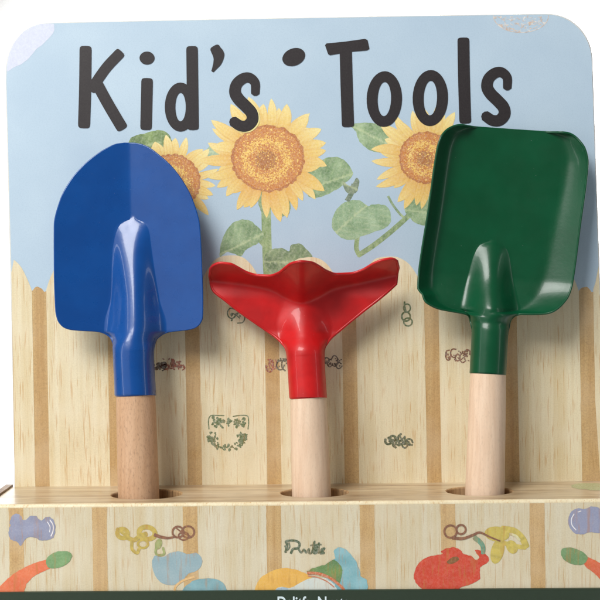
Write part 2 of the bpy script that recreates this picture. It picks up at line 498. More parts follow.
seedhead(268, 158.5, 36.5, 33.5, 1, sf, -1.15)
# right flower
rf = holder('printed_sunflower', 428, 158, 'printed sunflower half hidden behind the green shovel')
leaf([(351, 125), (366, 123), (384, 125), (398, 132), (398, 146), (388, 152), (372, 151), (360, 142), (356, 132)], (352, 126), (396, 148), -0.50, rf, seed=6)
stem([(428, 192), (412, 212), (394, 229), (374, 245), (358, 255.5)], 5.2, -0.52, rf, dark=(100, 128, 84))
stem([(360, 256.5), (356.5, 249), (357, 240), (358.5, 232)], 4.6, -0.54, rf)
stem([(388, 196), (393, 205), (400, 214), (406, 219)], 2.4, -0.56, rf, dark=(96, 124, 96))
leaf([(332, 226), (336, 210), (348, 201), (360, 200.5), (368, 206), (374, 204), (386, 206), (391, 216), (388, 226), (374, 232), (362, 236), (352, 240), (340, 237)], (336, 232), (366, 206), -0.60, rf, seed=7, light=(166, 192, 156), dark=(112, 146, 104))
leaf([(404, 208), (414, 196), (432, 196), (446, 204), (446, 222), (430, 226), (414, 222)], (404, 210), (446, 215), -0.62, rf, seed=8)
stem([(347, 201), (352, 192), (354, 184)], 5, -0.62, rf, light=(128, 142, 122), dark=(92, 112, 92))
leaf([(343, 181), (350, 186), (357, 178), (359, 184), (356, 193), (348, 193), (344, 188)], (344, 183), (357, 190), -0.64, rf, seed=9, light=(134, 150, 122), dark=(92, 110, 92))
petals(428, 158, 26, 57, 16, 8, 'petals', rf, -0.67, rys=0.98)
seedhead(426, 157.5, 27, 26, 4, rf, -1.15)
# left flower
lf = holder('printed_sunflower', 172, 182, 'printed sunflower half hidden behind the blue trowel')
leaf([(127, 152), (131, 138), (146, 133), (160, 130), (170, 136), (172, 150), (158, 158), (140, 158)], (128, 150), (170, 140), -0.50, lf, seed=10, light=(140, 164, 96), dark=(76, 104, 56))
petals(168, 182, 27, 51, 14, 21, 'petals', lf, -0.55, rys=0.98)
seedhead(172, 182, 28.5, 28, 9, lf, -1.05)

# ---- lettering of the board
INK = (36, 30, 32)
def ell(cx, cy, rx_, ry_, rot=0, n=28):
    out = []
    for k in range(n):
        a = 2*PI*k/n; x = rx_*math.cos(a); y = ry_*math.sin(a)
        out.append((cx + x*math.cos(rot) - y*math.sin(rot), cy + x*math.sin(rot) + y*math.cos(rot)))
    return out
def loop(cx, cy, rx_, ry_, w, rot=0, n=36):
    """ring stroke: quads between outer and inner ellipse"""
    o = ell(cx, cy, rx_+w/2, ry_+w/2*0.95, rot, n); i_ = ell(cx, cy, rx_-w/2, ry_-w/2, rot, n); P = []
    for k in range(n):
        l = (k+1) % n; q = [o[k], o[l], i_[l], i_[k]]; P.append(q if area2(q) > 0 else q[::-1])
    return P
def letter(polys, lab, Y=-2.4):
    decal('letter', [wob(p, 0.35, 0.35, 3) if False else p for p in polys], Y, M['ink'], disp, col=INK, label=lab)
letter(stroke([(85.5, 50), (85, 90), (84, 124)], 12) + stroke([(119, 54), (106, 68), (92, 88)], 10.5) + stroke([(96, 82), (108, 104), (121, 126)], 11.5), 'black printed letter K')
letter(stroke([(147, 82), (146.5, 105), (146, 126)], 11.5) + [ell(147, 58, 7.5, 6.5)], 'black printed letter i')
letter(stroke([(192, 50), (192.5, 90), (193, 126)], 11.5) + loop(180.5, 107, 10.5, 19.5, 10.5), 'black printed letter d')
decal('apostrophe', stroke([(216, 50), (218.5, 55), (217.5, 62), (213, 70.5)], lambda t: interp([(0, 10.5), (.3, 12), (.7, 8), (1, 3)], t), cap=0.45), -2.4, M['ink'], disp, col=INK)
sp = lambda dx, dy: [(x+dx, y+dy) for x, y in [(255.3, 93), (255, 83), (249.5, 77.8), (243, 78.5), (236.8, 84), (235, 92), (238.5, 99), (246, 106.5), (251.5, 113), (252.3, 120), (247.5, 125.5), (240.5, 125.8), (233.5, 121.5)]]
ws = lambda t: interp([(0, 8.5), (.15, 10), (.45, 12), (.75, 12), (1, 10.5)], t)
letter(stroke(sp(0, 0), ws, cap=0.2), 'first printed letter s, overlapping the sunflower')
decal('ink_spot', [ell(293.7, 57, 11.8, 8.6, -0.38)], -2.4, M['ink'], disp, col=INK, label='black oval mark between the two printed words')
letter([[(325, 45.2), (326.5, 43.4), (345, 41.6), (365, 38.8), (367.5, 40), (369.4, 48.8), (367, 50.4), (348, 52), (330, 55.2), (328, 54)][::-1]] + stroke([(345.6, 47), (346.6, 85), (347.9, 124)], 12.2, cap=.25), 'black printed letter T')
letter(loop(384.3, 99, 12.2, 22.6, 11, 0.03), 'first printed letter o')
letter(loop(430.3, 98, 12.2, 22.8, 11, 0.03), 'second printed letter o')
letter(stroke([(463.4, 41), (464, 80), (465.2, 120)], 11.8, cap=.3), 'black printed letter l')
letter(stroke(sp(252, -5.5), ws, cap=0.2), 'last printed letter s, near the green shovel')
# pale edge of the first s on the flower
decal('pale_outline', stroke(sp(1.1, 0.5)[8:], lambda t: 13.2-2*t, cap=0.15), -2.2, M['print'], disp, col=(226, 212, 138), label='pale yellow outline behind the first s')
# lace scribble in the upper right corner
rnd = random.Random(5); P = []
for k in range(60):
    a = rnd.uniform(0.02, PI-0.02); r = math.sqrt(rnd.random()); x = 521 + 27*r*math.cos(a); y = 15.6 + 16*r*math.sin(a)
    if y < 16.2: continue
    q = [(x + rnd.uniform(-2.4, 2.4), y + rnd.uniform(-1.6, 1.6)) for _ in range(4)]
    q = [(a_, max(15.6, b_)) for a_, b_ in q]
    P += stroke(q, 0.55, n=3)
P += stroke([(521 + 27.5*math.cos(a), 15.8 + 16.6*math.sin(a)) for a in [PI*k/16 for k in range(17)]], 0.8, n=2)
decal('lace_scribble', P, -0.75, M['print'], disp, colfn=lambda x, y: mix((196, 170, 152), (216, 214, 212), clamp(0.5+1.4*noise.noise((x*0.35, y*0.35, 2)))))

# ---- little sketches on the fence
def doodle(name, x0, y0, x1, y1, col, seed, loops=7, w=1.5, Y=-1.6, parent=disp, label=None, rr=(0.12, 0.3), mat='doodle', dash=False):
    rnd = random.Random(seed); P = []
    for k in range(loops):
        t = (k+.5)/loops; cx = lerp(x0, x1, t) + rnd.uniform(-1, 1); h = (y1-y0); cy = (y0+y1)/2 + rnd.uniform(-.25, .25)*h
        r1 = (x1-x0)/loops*rnd.uniform(.5, .9); r2 = h*rnd.uniform(*rr); a0 = rnd.uniform(0, 6)
        pts = [(cx + r1*math.cos(a0+b), cy + r2*math.sin(a0+b)) for b in (0, 1, 2, 3, 4, 5)]
        P += stroke(pts, w*rnd.uniform(.7, 1.3), n=4, cap=.5)
        if k and rnd.random() < .7:
            P += stroke([(lastc), ((lastc[0]+cx)/2, cy + rnd.uniform(-.3, .3)*h), (cx, cy)], w*.8, n=3)
        lastc = (cx, cy)
    for k in range(loops*5):
        cx = rnd.uniform(x0, x1); cy = lerp(y0, y1, .5) + rnd.uniform(-.35, .35)*(y1-y0)
        P.append(ell(cx, cy, rnd.uniform(.7, 1.5), rnd.uniform(.5, 1.1), rnd.random()*3, 7))
    decal(name, P, Y, M[mat], parent, colfn=lambda x, y: mix(col, tuple(v*.65 for v in col), clamp(.5+noise.noise((x*.5, y*.5, seed)))), label=label)
GR = (92, 108, 66); BR = (146, 92, 62); RE = (178, 96, 66)
doodle('sketch', 163, 356.5, 184, 372, RE, 1, 4, 1.8, label='reddish sketch stamped beside the blue socket')
doodle('sketch', 154, 361, 166, 371, (92, 72, 50), 2, 4, 1.3)
# the seed-packet like green sketch: two rows of leaf marks over a hanging garland
P = []
rnd = random.Random(3)
def dots(cx, cy, rx_, ry_, n_, s=1.5):
    for _ in range(n_):
        a = rnd.random()*2*PI; r = math.sqrt(rnd.random()); c = (cx+rx_*r*math.cos(a), cy+ry_*r*math.sin(a))
        P.append(ell(c[0], c[1], s*rnd.uniform(.7, 1.4), s*rnd.uniform(.5, .9), rnd.random()*3, 7))
dots(214.5, 422, 4, 5.5, 18); dots(221.5, 422.5, 3.2, 5.5, 16); dots(229, 422.5, 2, 3.5, 8); dots(236.5, 423, 2.8, 4.5, 14); dots(242.5, 422.5, 2.8, 5, 14)
P += stroke([(209, 429), (208.5, 420), (211, 415.6), (217, 415.4), (224, 415.6)], 1.1, n=4) + stroke([(233, 416.5), (240, 415.4), (247.5, 416), (248.6, 422), (248, 429)], 1.1, n=4)
for k in range(34):
    t = k/33; a = PI*t; cx = 227.5 - 17*math.cos(a); cy = 436 + 11.5*math.sin(a)
    dots(cx, cy, 2.6+3*(abs(t-.5) < .2), 3.4, 3, 1.25)
dots(213, 438, 5.5, 6, 22, 1.3); dots(242, 437, 5, 6, 20, 1.3)
decal('sketch', P, -1.6, M['doodle'], disp, col=(94, 108, 66), label='green sketch of leaves over a hanging garland')
doodle('sketch', 229, 309, 242, 323, GR, 4, 2, 1.4, rr=(.35, .5), label='green ring sketch below the left rake tooth')
doodle('sketch', 267, 357, 276, 371, RE, 5, 2, 1.3, rr=(.3, .45)); doodle('sketch', 277, 356, 288, 370, (110, 100, 74), 6, 2, 1.3, rr=(.3, .45))
doodle('sketch', 324, 356, 342, 370, (110, 92, 72), 7, 4, 1.3, rr=(.2, .4))
decal('sketch', loop(406, 316.5, 4.2, 4.6, 1.8) + loop(407, 308, 3.4, 4, 1.5) + loop(408, 322, 4.2, 4, 1.6) + stroke([(404.5, 302), (404.5, 306), (406, 312)], 1.8), -1.6, M['doodle'], disp, col=GR, label='green sprig sketch of small rings')
doodle('sketch', 446, 349, 470, 363, BR, 9, 5, 1.5, rr=(.18, .4), label='brown sketch stamped beside the green socket')
doodle('sketch', 386, 435, 412, 448, (92, 100, 60), 10, 6, 2.0, rr=(.2, .4), label='olive sketch stamped between rake and shovel handles')

# ------------------------------------------------------------------ shelf
ZT = -185.0; YF = -94.0
XL = W(12.5, 483, 0).x; XR = W(607, 483, 0).x + 4
holes = []; EY = 0.76
for (cx, r) in ((147, 34), (314.5, 32.5), (479, 31.5)):
    for Y in (-44,): holes.append((W(cx, 493, Y).x, Y-3, r))
top_poly = [(XL, YF+3), (XR, YF+3), (XR, -0.0), (XL, -0.0)]
vs = [Vector(p) for p in top_poly]; edges = []
for hx, hy, r in holes:
    o = len(vs); k_ = 48
    vs += [Vector((hx + (r+1.5)*math.cos(2*PI*k/k_), hy + (r+1.5)*EY*math.sin(2*PI*k/k_))) for k in range(k_)]
    edges += [(o+k, o+(k+1) % k_) for k in range(k_)]
res = delaunay_2d_cdt(vs, edges, [[0, 1, 2, 3]], 1, 1e-4)
V = [Vector((p.x, p.y, ZT)) for p in res[0]]; Fc = []
for t in res[2]:
    c = sum((res[0][i] for i in t), Vector((0, 0)))/len(t)
    if any(math.hypot(c.x-hx, (c.y-hy)/EY) < r+1.0 for hx, hy, r in holes): continue
    Fc.append(list(t) if area2([tuple(res[0][i]) for i in t]) > 0 else list(t)[::-1])
# front lip (rounded) and sides
o = len(V); K = 7; nx = 2
for k in range(K+1):
    a = PI/2*k/K
    for x in (XL, XR): V.append(Vector((x, YF+3-3*math.sin(a), ZT-3+3*math.cos(a))))
for k in range(K):
    Fc.append([o+2*k+1, o+2*k, o+2*k+2, o+2*k+3][::-1])
lip0 = len(Fc)-K; lip1 = len(Fc); o2 = len(V); ZB = -330
V += [Vector((XL, YF, ZT-3)), Vector((XR, YF, ZT-3)), Vector((XL, YF, ZT-10)), Vector((XR, YF, ZT-10)), Vector((XL, 0, ZT)), Vector((XR, 0, ZT)), Vector((XL, 0, ZT-10)), Vector((XR, 0, ZT-10)), Vector((XL, YF+3, ZT)), Vector((XR, YF+3, ZT))]
shelf = obj('ledge', V, Fc, None, disp, mats=[M['ledge'], M['picket']], fmat=[1 if lip0 <= i < lip1 else 0 for i in range(len(Fc))], label='ledge top with three round holes for the tools')
for hx, hy, r in holes:
    Vh = []; Fh = []; K = 48
    for (rr, zz) in ((r+1.5, ZT), (r+0.4, ZT-0.5), (r, ZT-1.6), (r, ZT-62)):
        for k in range(K): Vh.append(Vector((hx+rr*math.cos(2*PI*k/K), hy+rr*EY*math.sin(2*PI*k/K), zz)))
    for q in range(3):
        for k in range(K):
            l = (k+1) % K; Fh.append([q*K+k, q*K+l, (q+1)*K+l, (q+1)*K+k])
    Fh.append(list(range(3*K, 4*K)))
    obj('hole', Vh, Fh, M['hole'], shelf, smooth=False)
def boxv(x0, x1, y0, y1, z0, z1):
    v = [Vector((x, y, z)) for z in (z0, z1) for y in (y0, y1) for x in (x0, x1)]
    return v, [[0, 2, 3, 1], [4, 5, 7, 6], [0, 1, 5, 4], [2, 6, 7, 3], [0, 4, 6, 2], [1, 3, 7, 5]]
# front wall of the ledge: a 10-unit-thick board with pale picket print, tan gap strips on it
V, Fc = joinlists([boxv(XL, XR, YF, YF+8, ZB, ZT-3.0), boxv(XL, XL+3, YF+8, 0, ZB, ZT-0.5), boxv(XR-3, XR, YF+8, 0, ZB, ZT-0.5), boxv(XL+3, XR-3, -3, 0, ZB, ZT-0.5)])
M['front'] = wood('printed_front_wood', (208, 199, 174), (201, 186, 152), (184, 146, 96), amt=0.8, speck=0.05)
front = obj('front_panel', V, Fc, M['front'], disp, label='pale fence printed front of the ledge')
v, f = joinlists([boxv(XL-5.5, XL-0.6, YF+1, 0, ZT-16, ZT+1.5), boxv(XR+0.6, XR+5.5, YF+1, 0, ZT-16, ZT+1.5)])
v, f = boxv(XL-7.5, XL-0.4, YF+1, 4, ZT-16, ZT+2.0)
obj('edge_trim', v, f, M['edge'], disp, label='rough brown strip along the left end of the ledge')
for (x0_, x1_, y0_, y1_, cc, lb) in ((262, 306, -50, -12, (132, 156, 96), 'green smudge near the right end of the ledge'),):
    pts = wob(closed([(x0_, (y0_+y1_)/2), (lerp(x0_, x1_, .3), y1_), (lerp(x0_, x1_, .7), y1_-3), (x1_, (y0_+y1_)/2), (lerp(x0_, x1_, .6), y0_), (lerp(x0_, x1_, .25), y0_+4)], 6), 3, .2, 4)
    v, f = cdt([pts]); obj('smudge', [Vector((a, b, ZT+0.15)) for a, b in v], [t if area2([v[i] for i in t]) > 0 else t[::-1] for t in f], M['doodle'], shelf, vcol=[mix(cc, (196, 170, 130), .45)]*len(v), label=lb)
def zpx(z, Y, px=300):      # picture row of a height, only used to start strips under the lip
    return z
for c in (16.5, 99.8, 190.5, 274, 367.5, 448.5, 537.5):
    a = W(c - 0.6, 505, YF); b = W(c + 1.2, 620, YF)
    hw = 6.9; z0 = ZT-3.2; z1 = ZB+0.5; xa = a.x; xb = lerp(a.x, b.x, 1.2)
    V = []; Fc = []; K = 30
    for k in range(K+1):
        z = lerp(z0, z1, k/K)
        for s in (-1, 1): V.append(Vector((lerp(xa, xb, k/K) + s*hw + .45*noise.noise((z*.2, c, s)), YF-0.1, z)))
    for k in range(K): Fc.append([2*k, 2*k+2, 2*k+3, 2*k+1])
    obj('gap_strip', V, Fc, M['gap'], front)
# printed drawings on the front
def blob(name, pts, col, label=None, Y=YF-0.6, parent=None, c2=None, mat='stamp', amp=0.5, grid=1.8, sc=0.09):
    c2 = c2 or tuple(v*.9 for v in col)
    decal(name, [wob(closed(pts, 8), amp, 0.35, 1)], Y, M[mat], parent or front, lambda x, y: mix(c2, col, clamp(.5+.9*noise.noise((x*sc, y*sc, 6)))), label=label, grid=grid)
LAV = (146, 150, 174); ORA = (222, 122, 78); LG = (122, 160, 108); MU = (196, 172, 84); BRN = (138, 92, 68)
blob('cloud_print', [(10, 520), (14, 514), (20, 515), (24, 521), (30, 516), (37, 517), (41, 520), (46, 517), (52, 519), (55.5, 527), (54, 536), (48, 540), (41, 540.5), (36, 538), (27, 537), (23, 543), (20, 546), (17, 541), (11, 540), (8.5, 532), (10, 526)], LAV, 'lavender cloud print at the left of the front panel', amp=1.2)
decal('cloud_highlight', stroke([(50, 520), (53, 525), (53, 531), (51, 536)], 1.1) + stroke([(47.5, 522), (50, 527), (49.5, 532)], .8), YF-0.85, M['doodle'], front, col=(222, 220, 224))
blob('carrot_print', [(-14, 596), (0, 586), (12, 575), (22, 569), (34, 563.5), (45, 560), (52, 560), (52, 567), (44, 571), (33, 577), (27, 584), (24, 593), (22, 604), (-14, 604)], ORA, 'orange carrot print at the left of the front panel', c2=(210, 100, 62), amp=.9)
blob('carrot_top', [(46, 561), (50, 555), (58, 551.5), (67, 551.5), (72, 555), (69, 562), (61, 567), (53, 568.5), (48, 567)], LG, Y=YF-0.9, c2=(104, 140, 92))
def leafy(polys_, col, label=None, Y=YF-0.6, name='leaf_print'):
    decal(name, polys_, Y, M['stamp'], front, colfn=lambda x, y: mix(tuple(v*.86 for v in col), col, clamp(.5+noise.noise((x*.3, y*.3, 2)))), label=label)
leafy(loop(122.5, 533.5, 5.2, 4.6, 4.5, .3) + stroke([(117, 529), (124, 534), (130, 539)], 3) + stroke([(128, 538), (134, 540), (140, 536), (146, 534)], 4.5) + loop(147, 533, 8, 6, 5, .2) + stroke([(132, 541), (132, 549), (137, 553), (139, 549)], 3.2) + loop(143, 544, 5, 4, 2.4), MU, 'mustard yellow sprig print')
leafy(stroke([(157, 545), (155.5, 552), (158, 555), (164, 554), (163, 548)], 2.4) + [ell(158.5, 544, 3.5, 5.5, .3)], (160, 168, 108), 'pale green sprout under the yellow sprig', Y=YF-0.75)
leafy(stroke([(155, 535), (161, 537), (168, 538), (174, 537)], lambda t: 3.6-1.6*t) + loop(178, 532, 5.5, 5.5, 2.0) + loop(188, 532, 6.2, 5.8, 2.0) + loop(183.5, 536, 5, 4, 1.6) + stroke([(176, 528), (183, 533), (190, 536)], 1.4), BRN, 'brown loop print joined to the yellow sprig', Y=YF-0.9)
blob('cloud_print', [(152, 562), (155, 556), (163, 557), (170, 553), (179, 551.5), (188, 554), (196, 553), (202, 559), (201, 566), (196, 571), (188, 574), (182, 581), (172, 585), (162, 583), (156, 577), (153, 570)], (150, 172, 178), 'light blue cloud print on the front panel', c2=(138, 164, 172), Y=YF-0.65)
blob('cloud_print', [(176, 600), (184, 588), (194, 580.5), (206, 578.5), (217, 579.5), (224, 584), (228, 596), (228, 606), (176, 606)], (128, 170, 178), 'teal blue mound print above the green band', Y=YF-1.0)
decal('outline_print', stroke([(174, 594), (176, 586), (184, 580), (194, 577)], 2.2), YF-0.95, M['doodle'], front, col=(214, 172, 108))
blob('arc_print', [(253, 606), (254, 592), (259, 580), (268, 573), (282, 568), (292, 569), (302, 572), (312, 578), (314, 592), (312, 606)], (226, 180, 88), 'golden yellow mound print on the front panel', c2=(216, 164, 72))
blob('cloud_print', [(272, 604), (274, 592), (280, 587), (290, 588), (298, 584), (308, 579), (320, 577.5), (332, 580), (341, 587), (347, 596), (348, 606), (272, 606)], (206, 208, 196), 'pale grey mound print over the yellow mound', Y=YF-0.9, c2=(196, 204, 200))
blob('cloud_print', [(272, 604), (273, 593), (279, 588), (287, 588), (291, 596), (290, 606)], (172, 192, 204), Y=YF-1.15)
blob('cloud_print', [(327, 571), (331, 562), (335, 558), (334, 551), (338, 547.5), (345, 549), (352, 556), (358, 565), (361, 576), (367, 580), (367, 590), (362, 596), (350, 598), (340, 594), (334, 584), (326, 578)], (136, 182, 190), 'teal leaf shaped print on the front panel', Y=YF-1.0, c2=(112, 162, 170), amp=1.0)
blob('leaf_print', [(307, 572), (316, 567), (326, 564), (333, 560), (341, 566), (342, 575), (338, 584), (330, 578), (318, 574)], (112, 142, 78), 'green leaf print above the brown arc', Y=YF-1.3, c2=(84, 122, 78), amp=1.1)
decal('arc_line_print', stroke([(308, 573), (318, 573.5), (328, 577), (337, 583), (344, 590), (350, 600)], 2.8) + stroke([(308, 576), (316, 577), (326, 581), (334, 587)], 1.0), YF-1.6, M['doodle'], front, col=(190, 104, 60), label='rusty brown arc line print')
# small dark green script
SG = (66, 84, 54)
scr = [(285.5, 552), (287, 545), (286, 541.5), (291, 540.5), (296, 541), (299.5, 543.5), (298, 548), (293, 549), (291, 553)]
P = stroke(scr, 2.4, n=5) + stroke([(285, 546), (287, 550), (289.5, 547), (289, 543)], 1.6) + stroke([(298, 548), (301, 552.5), (304, 549.5), (306, 552.5), (309, 549), (309, 553), (312, 552), (314.5, 541.5), (313.5, 552.5), (317, 552), (319, 543), (318.5, 552.5), (322, 549), (324.5, 548.5), (322, 551), (324, 553), (320.5, 553.5)], 2.0, n=5) + stroke([(310.5, 545.5), (316, 544.5), (321, 544.5)], 1.5)
decal('script_lettering', P, YF-0.7, M['doodle'], front, col=SG, label='small dark green handwritten word Putts')
# tomato with spout
red_print = (204, 70, 46)
blob('tomato_print', [(414, 574), (419, 563), (428, 557), (442, 554), (441, 551), (450, 547.5), (459, 549), (464, 554), (471, 556), (476, 560), (479, 557), (475, 550.5), (482, 551), (489, 558), (487, 563), (480, 568), (480, 578), (474, 583), (462, 587), (452, 591.5), (436, 592.5), (424, 590), (416, 583)], red_print, 'red tomato print with a curled spout', amp=.7, c2=(192, 60, 38))
blob('tomato_mark', [(447, 562), (451, 558), (457, 556.5), (459, 559.5), (455, 562.5), (450, 564)], (126, 84, 44), Y=YF-1.0, grid=1.2)
leafy(loop(450.5, 531.5, 6.2, 6.2, 2.0) + loop(461, 529.5, 4.6, 4.6, 2.0) + stroke([(453, 538), (463, 538.5), (473, 535), (480, 532.5), (490, 537), (500, 541)], lambda t: 3.2-1.8*t), BRN, 'brown loop stalk print beside the yellow leaves', Y=YF-1.3)
def crescent():
    return None
leafy([ell(497, 534, 12.5, 7.5, .1)] + stroke([(503, 529), (514, 531), (522, 538), (526, 546)], 6.5) + stroke([(504, 543), (514, 546), (525, 547.5)], 4.5) + [ell(497.5, 551, 6.5, 13, .25)] + [ell(512, 547, 5.5, 7, -.5)], (206, 186, 92), 'mustard yellow leaf cluster print', name='leaf_print')
leafy(stroke([(475, 538), (480, 542), (483, 547), (483, 553)], lambda t: 5-1*t), (112, 158, 132), 'teal green stalk of the tomato print', Y=YF-0.95)
leafy(stroke([(510.5, 534), (516, 536), (519.5, 540)], 2.4), (226, 218, 172), Y=YF-0.95, name='leaf_highlight')
# right side
blob('cloud_print', [(568, 522), (571, 512), (578, 508.5), (585, 509), (591, 506.5), (599, 508), (604, 514), (606, 526), (600, 533), (590, 532), (582, 534.5), (573, 532)], LAV, 'lavender cloud print at the right of the front panel', c2=(138, 144, 172))
decal('cloud_highlight', stroke([(574, 514), (571.5, 519), (572, 525), (576, 530)], 1.0) + stroke([(578, 512), (581, 511)], 1.0), YF-0.85, M['doodle'], front, col=(222, 220, 224))
blob('carrot_print', [(583, 560), (587, 557), (596, 561), (606, 568), (610, 580), (604, 582), (594, 573), (586, 567)], (214, 104, 66), 'orange carrot print at the right of the front panel', c2=(196, 88, 54), Y=YF-0.6)
blob('carrot_top', [(561, 554), (562, 549), (569, 547.5), (579, 550), (587, 556), (586, 562), (580, 565), (571, 563.5), (564, 559.5)], (116, 150, 102), Y=YF-0.9, c2=(98, 134, 88))
# green band with pale text at the foot
zb = [W(0, 592, YF-1), W(600, 588, YF-1)]
s_ = (zb[1].z-zb[0].z)/(zb[1].x-zb[0].x)
zl = zb[0].z + s_*(XL-zb[0].x); zr = zb[0].z + s_*(XR-zb[0].x)
Yb = YF-2.6
V = [Vector((XL, Yb, zl)), Vector((XR, Yb, zr)), Vector((XR, Yb, ZB+1)), Vector((XL, Yb, ZB+1)), Vector((XL, YF, zl+.3)), Vector((XR, YF, zr+.3)), Vector((XR, YF, ZB+1)), Vector((XL, YF, ZB+1))]
band = obj('name_band', V, [[0, 3, 2, 1], [0, 1, 5, 4], [2, 3, 7, 6], [0, 4, 7, 3], [1, 2, 6, 5]], M['band'], disp, label='dark green band along the foot of the front panel')
def text(body, px, py, width, Y, mat, parent, name, label):
    cu = bpy.data.curves.new(name, 'FONT'); cu.body = body; cu.size = 1; cu.offset = 0.02
    t = bpy.data.objects.new('t', cu); COL.objects.link(t)
    dg = bpy.context.evaluated_depsgraph_get(); me = bpy.data.meshes.new_from_object(t.evaluated_get(dg))
    vs_ = [v.co.copy() for v in me.vertices]; fs = [list(p.vertices) for p in me.polygons]
    bpy.data.objects.remove(t); bpy.data.curves.remove(cu)
    x0 = min(v.x for v in vs_); x1 = max(v.x for v in vs_); y1 = max(v.y for v in vs_); k = width/(x1-x0)
    obj(name, [W(px + (v.x-x0)*k, py + (y1-v.y)*k*1.25, Y) for v in vs_], fs, mat, parent, label=label)
text('Delitfs  Nuets', 277.5, 596.3, 71, Yb-0.5, M['band_text'], band, 'lettering', 'pale lettering on the green band, only its top showing')

# ------------------------------------------------------------------ tools
def sheet(rows, closeback=None, thick=1.9, rim=1.3):
    """rows: list of lists of (x, py, Y) in picture-scaled units at depth -30 -> front and back skins + rolled rim"""
    nr = len(rows); nc = len(rows[0])
    fr = [[P3(*p) for p in r] for r in rows]
    V = [p for r in fr for p in r] + [p + Vector((0, thick, 0)) for r in fr for p in r]; Fc = []
    o = nr*nc
    for i in range(nr-1):
        for j in range(nc-1):
            a = i*nc+j; Fc.append([a, a+nc, a+nc+1, a+1]); Fc.append([o+a, o+a+1, o+a+nc+1, o+a+nc])
    return V, Fc, fr
def P3(px, py, Y):
    q = W(px, py, -30); return Vector((q.x, Y, q.z))
def blade_rows(ys, xl, xr, xc, w, h, q, base, curve, frame=None, na=34, nf=16):
    rows = []
    for y in ys:
        L = xl(y); R = xr(y); c = xc(y); ww = w(y)
        c = clamp(c, L+0.5, R-0.5); ww = max(0.2, min(ww, c-L, R-c)); hh = h(y); row = []
        qq = clamp(math.log(.5)/math.log(1-min(.985, q(y)/ww)**2), .5, 2.2)
        for k in range(nf): row.append((lerp(L, c-ww, k/nf), 0., 0.))
        for k in range(na+1):
            th = -PI/2 + PI*k/na; u = math.sin(th)
            row.append((c + ww*u, hh*max(0., 1-u*u)**qq, math.cos(th)))
        for k in range(1, nf+1): row.append((lerp(c+ww, R, k/nf), 0., 0.))
        out = []
        for x, dz, cs in row:
            Y = base(y) + curve(x, y, L, R) - dz
            yy = y - 3.0*cs*sstep(ys[-1]-14, ys[-1], y)
            out.append(((frame(x, yy)) if frame else (x, yy)) + (Y,))
        rows.append(out)
    return rows
def make_tool(root, rows, tube_from, mat, thick=1.9, rim=1.0, rimr=None, topclosed=True, collar=True):
    V, Fc, fr = sheet(rows, thick=thick)
    parts = [(V, Fc)]
    # rolled rim around the free edge
    path = [r[0] for r in fr][:tube_from][::-1] + fr[0][1:-1] + [r[-1] for r in fr][:tube_from]
    clean = [path[0]]
    for p in path[1:]:
        if (p-clean[-1]).length > 0.5: clean.append(p)
    clean = [p + Vector((0, thick/2, 0)) for p in clean]
    parts.append(tube(clean, lambda t: rim*clamp(min(t, 1-t)*28, 0.15, 1), 8))
    V, Fc = joinlists(parts)
    return obj('blade', V, Fc, mat, root, smooth=True), fr
def socket(root, c0, c1, r0_, r1_, mat, name='socket'):
    """hollow tapered tube from c0 (top) to c1 (bottom), open below with a rolled lip"""
    a = Vector(c0); b = Vector(c1); d = (b-a).normalized(); s1 = d.cross(Vector((0, 1, 0))).normalized(); s2 = s1.cross(d)
    prof = [(0.0, r0_-3, True)]; K = 56; V = []; Fc = []
    L = (b-a).length
    pr = [(0, r0_), (L*.33, lerp(r0_, r1_, .33)), (L*.66, lerp(r0_, r1_, .66)), (L-1.2, r1_), (L-.3, r1_-.1), (L, r1_-.6), (L-.2, r1_-1.3), (L-10, r1_-1.4)]
    for t, r in pr:
        for k in range(K):
            an = 2*PI*k/K; V.append(a + d*t + (s1*math.cos(an)+s2*math.sin(an))*r)
    for i in range(len(pr)-1):
        for k in range(K):
            l = (k+1) % K; Fc.append([i*K+k, i*K+l, (i+1)*K+l, (i+1)*K+k])
    return obj(name, V, Fc, mat, root, smooth=True)
def handle(root, c0, c1, r, mat, extend, rt):
    a = Vector(c0); b = Vector(c1); d = (b-a).normalized(); b = b + d*extend; s1 = d.cross(Vector((0, 1, 0))).normalized(); s2 = s1.cross(d)
    L = (b-a).length; V = []; Fc = []; K = 56
    pr = [(-9, rt-1), (-8, rt)] + [(lerp(0, L-5, k/10), lerp(rt, r, (k/10)**0.6)*(1+0.003*math.sin(k*1.3))) for k in range(0, 11)] + [(L-1.5, r-1.2), (L, r-3)]
    for t, rr in pr:
        for k in range(K):
            an = 2*PI*k/K; V.append(a + d*t + (s1*math.cos(an)+s2*math.sin(an))*rr)
    for i in range(len(pr)-1):
        for k in range(K):
            l = (k+1) % K; Fc.append([i*K+k, i*K+l, (i+1)*K+l, (i+1)*K+k])
    Fc.append(list(range(K))[::-1]); Fc.append([(len(pr)-1)*K+k for k in range(K)])
    return obj('handle', V, Fc, mat, root, smooth=True)
def ax(px, py, Y): return W(px, py, Y)
AY = -46                      # depth of the handle axes
def T(*t): return lambda y: sinterp(t, y)
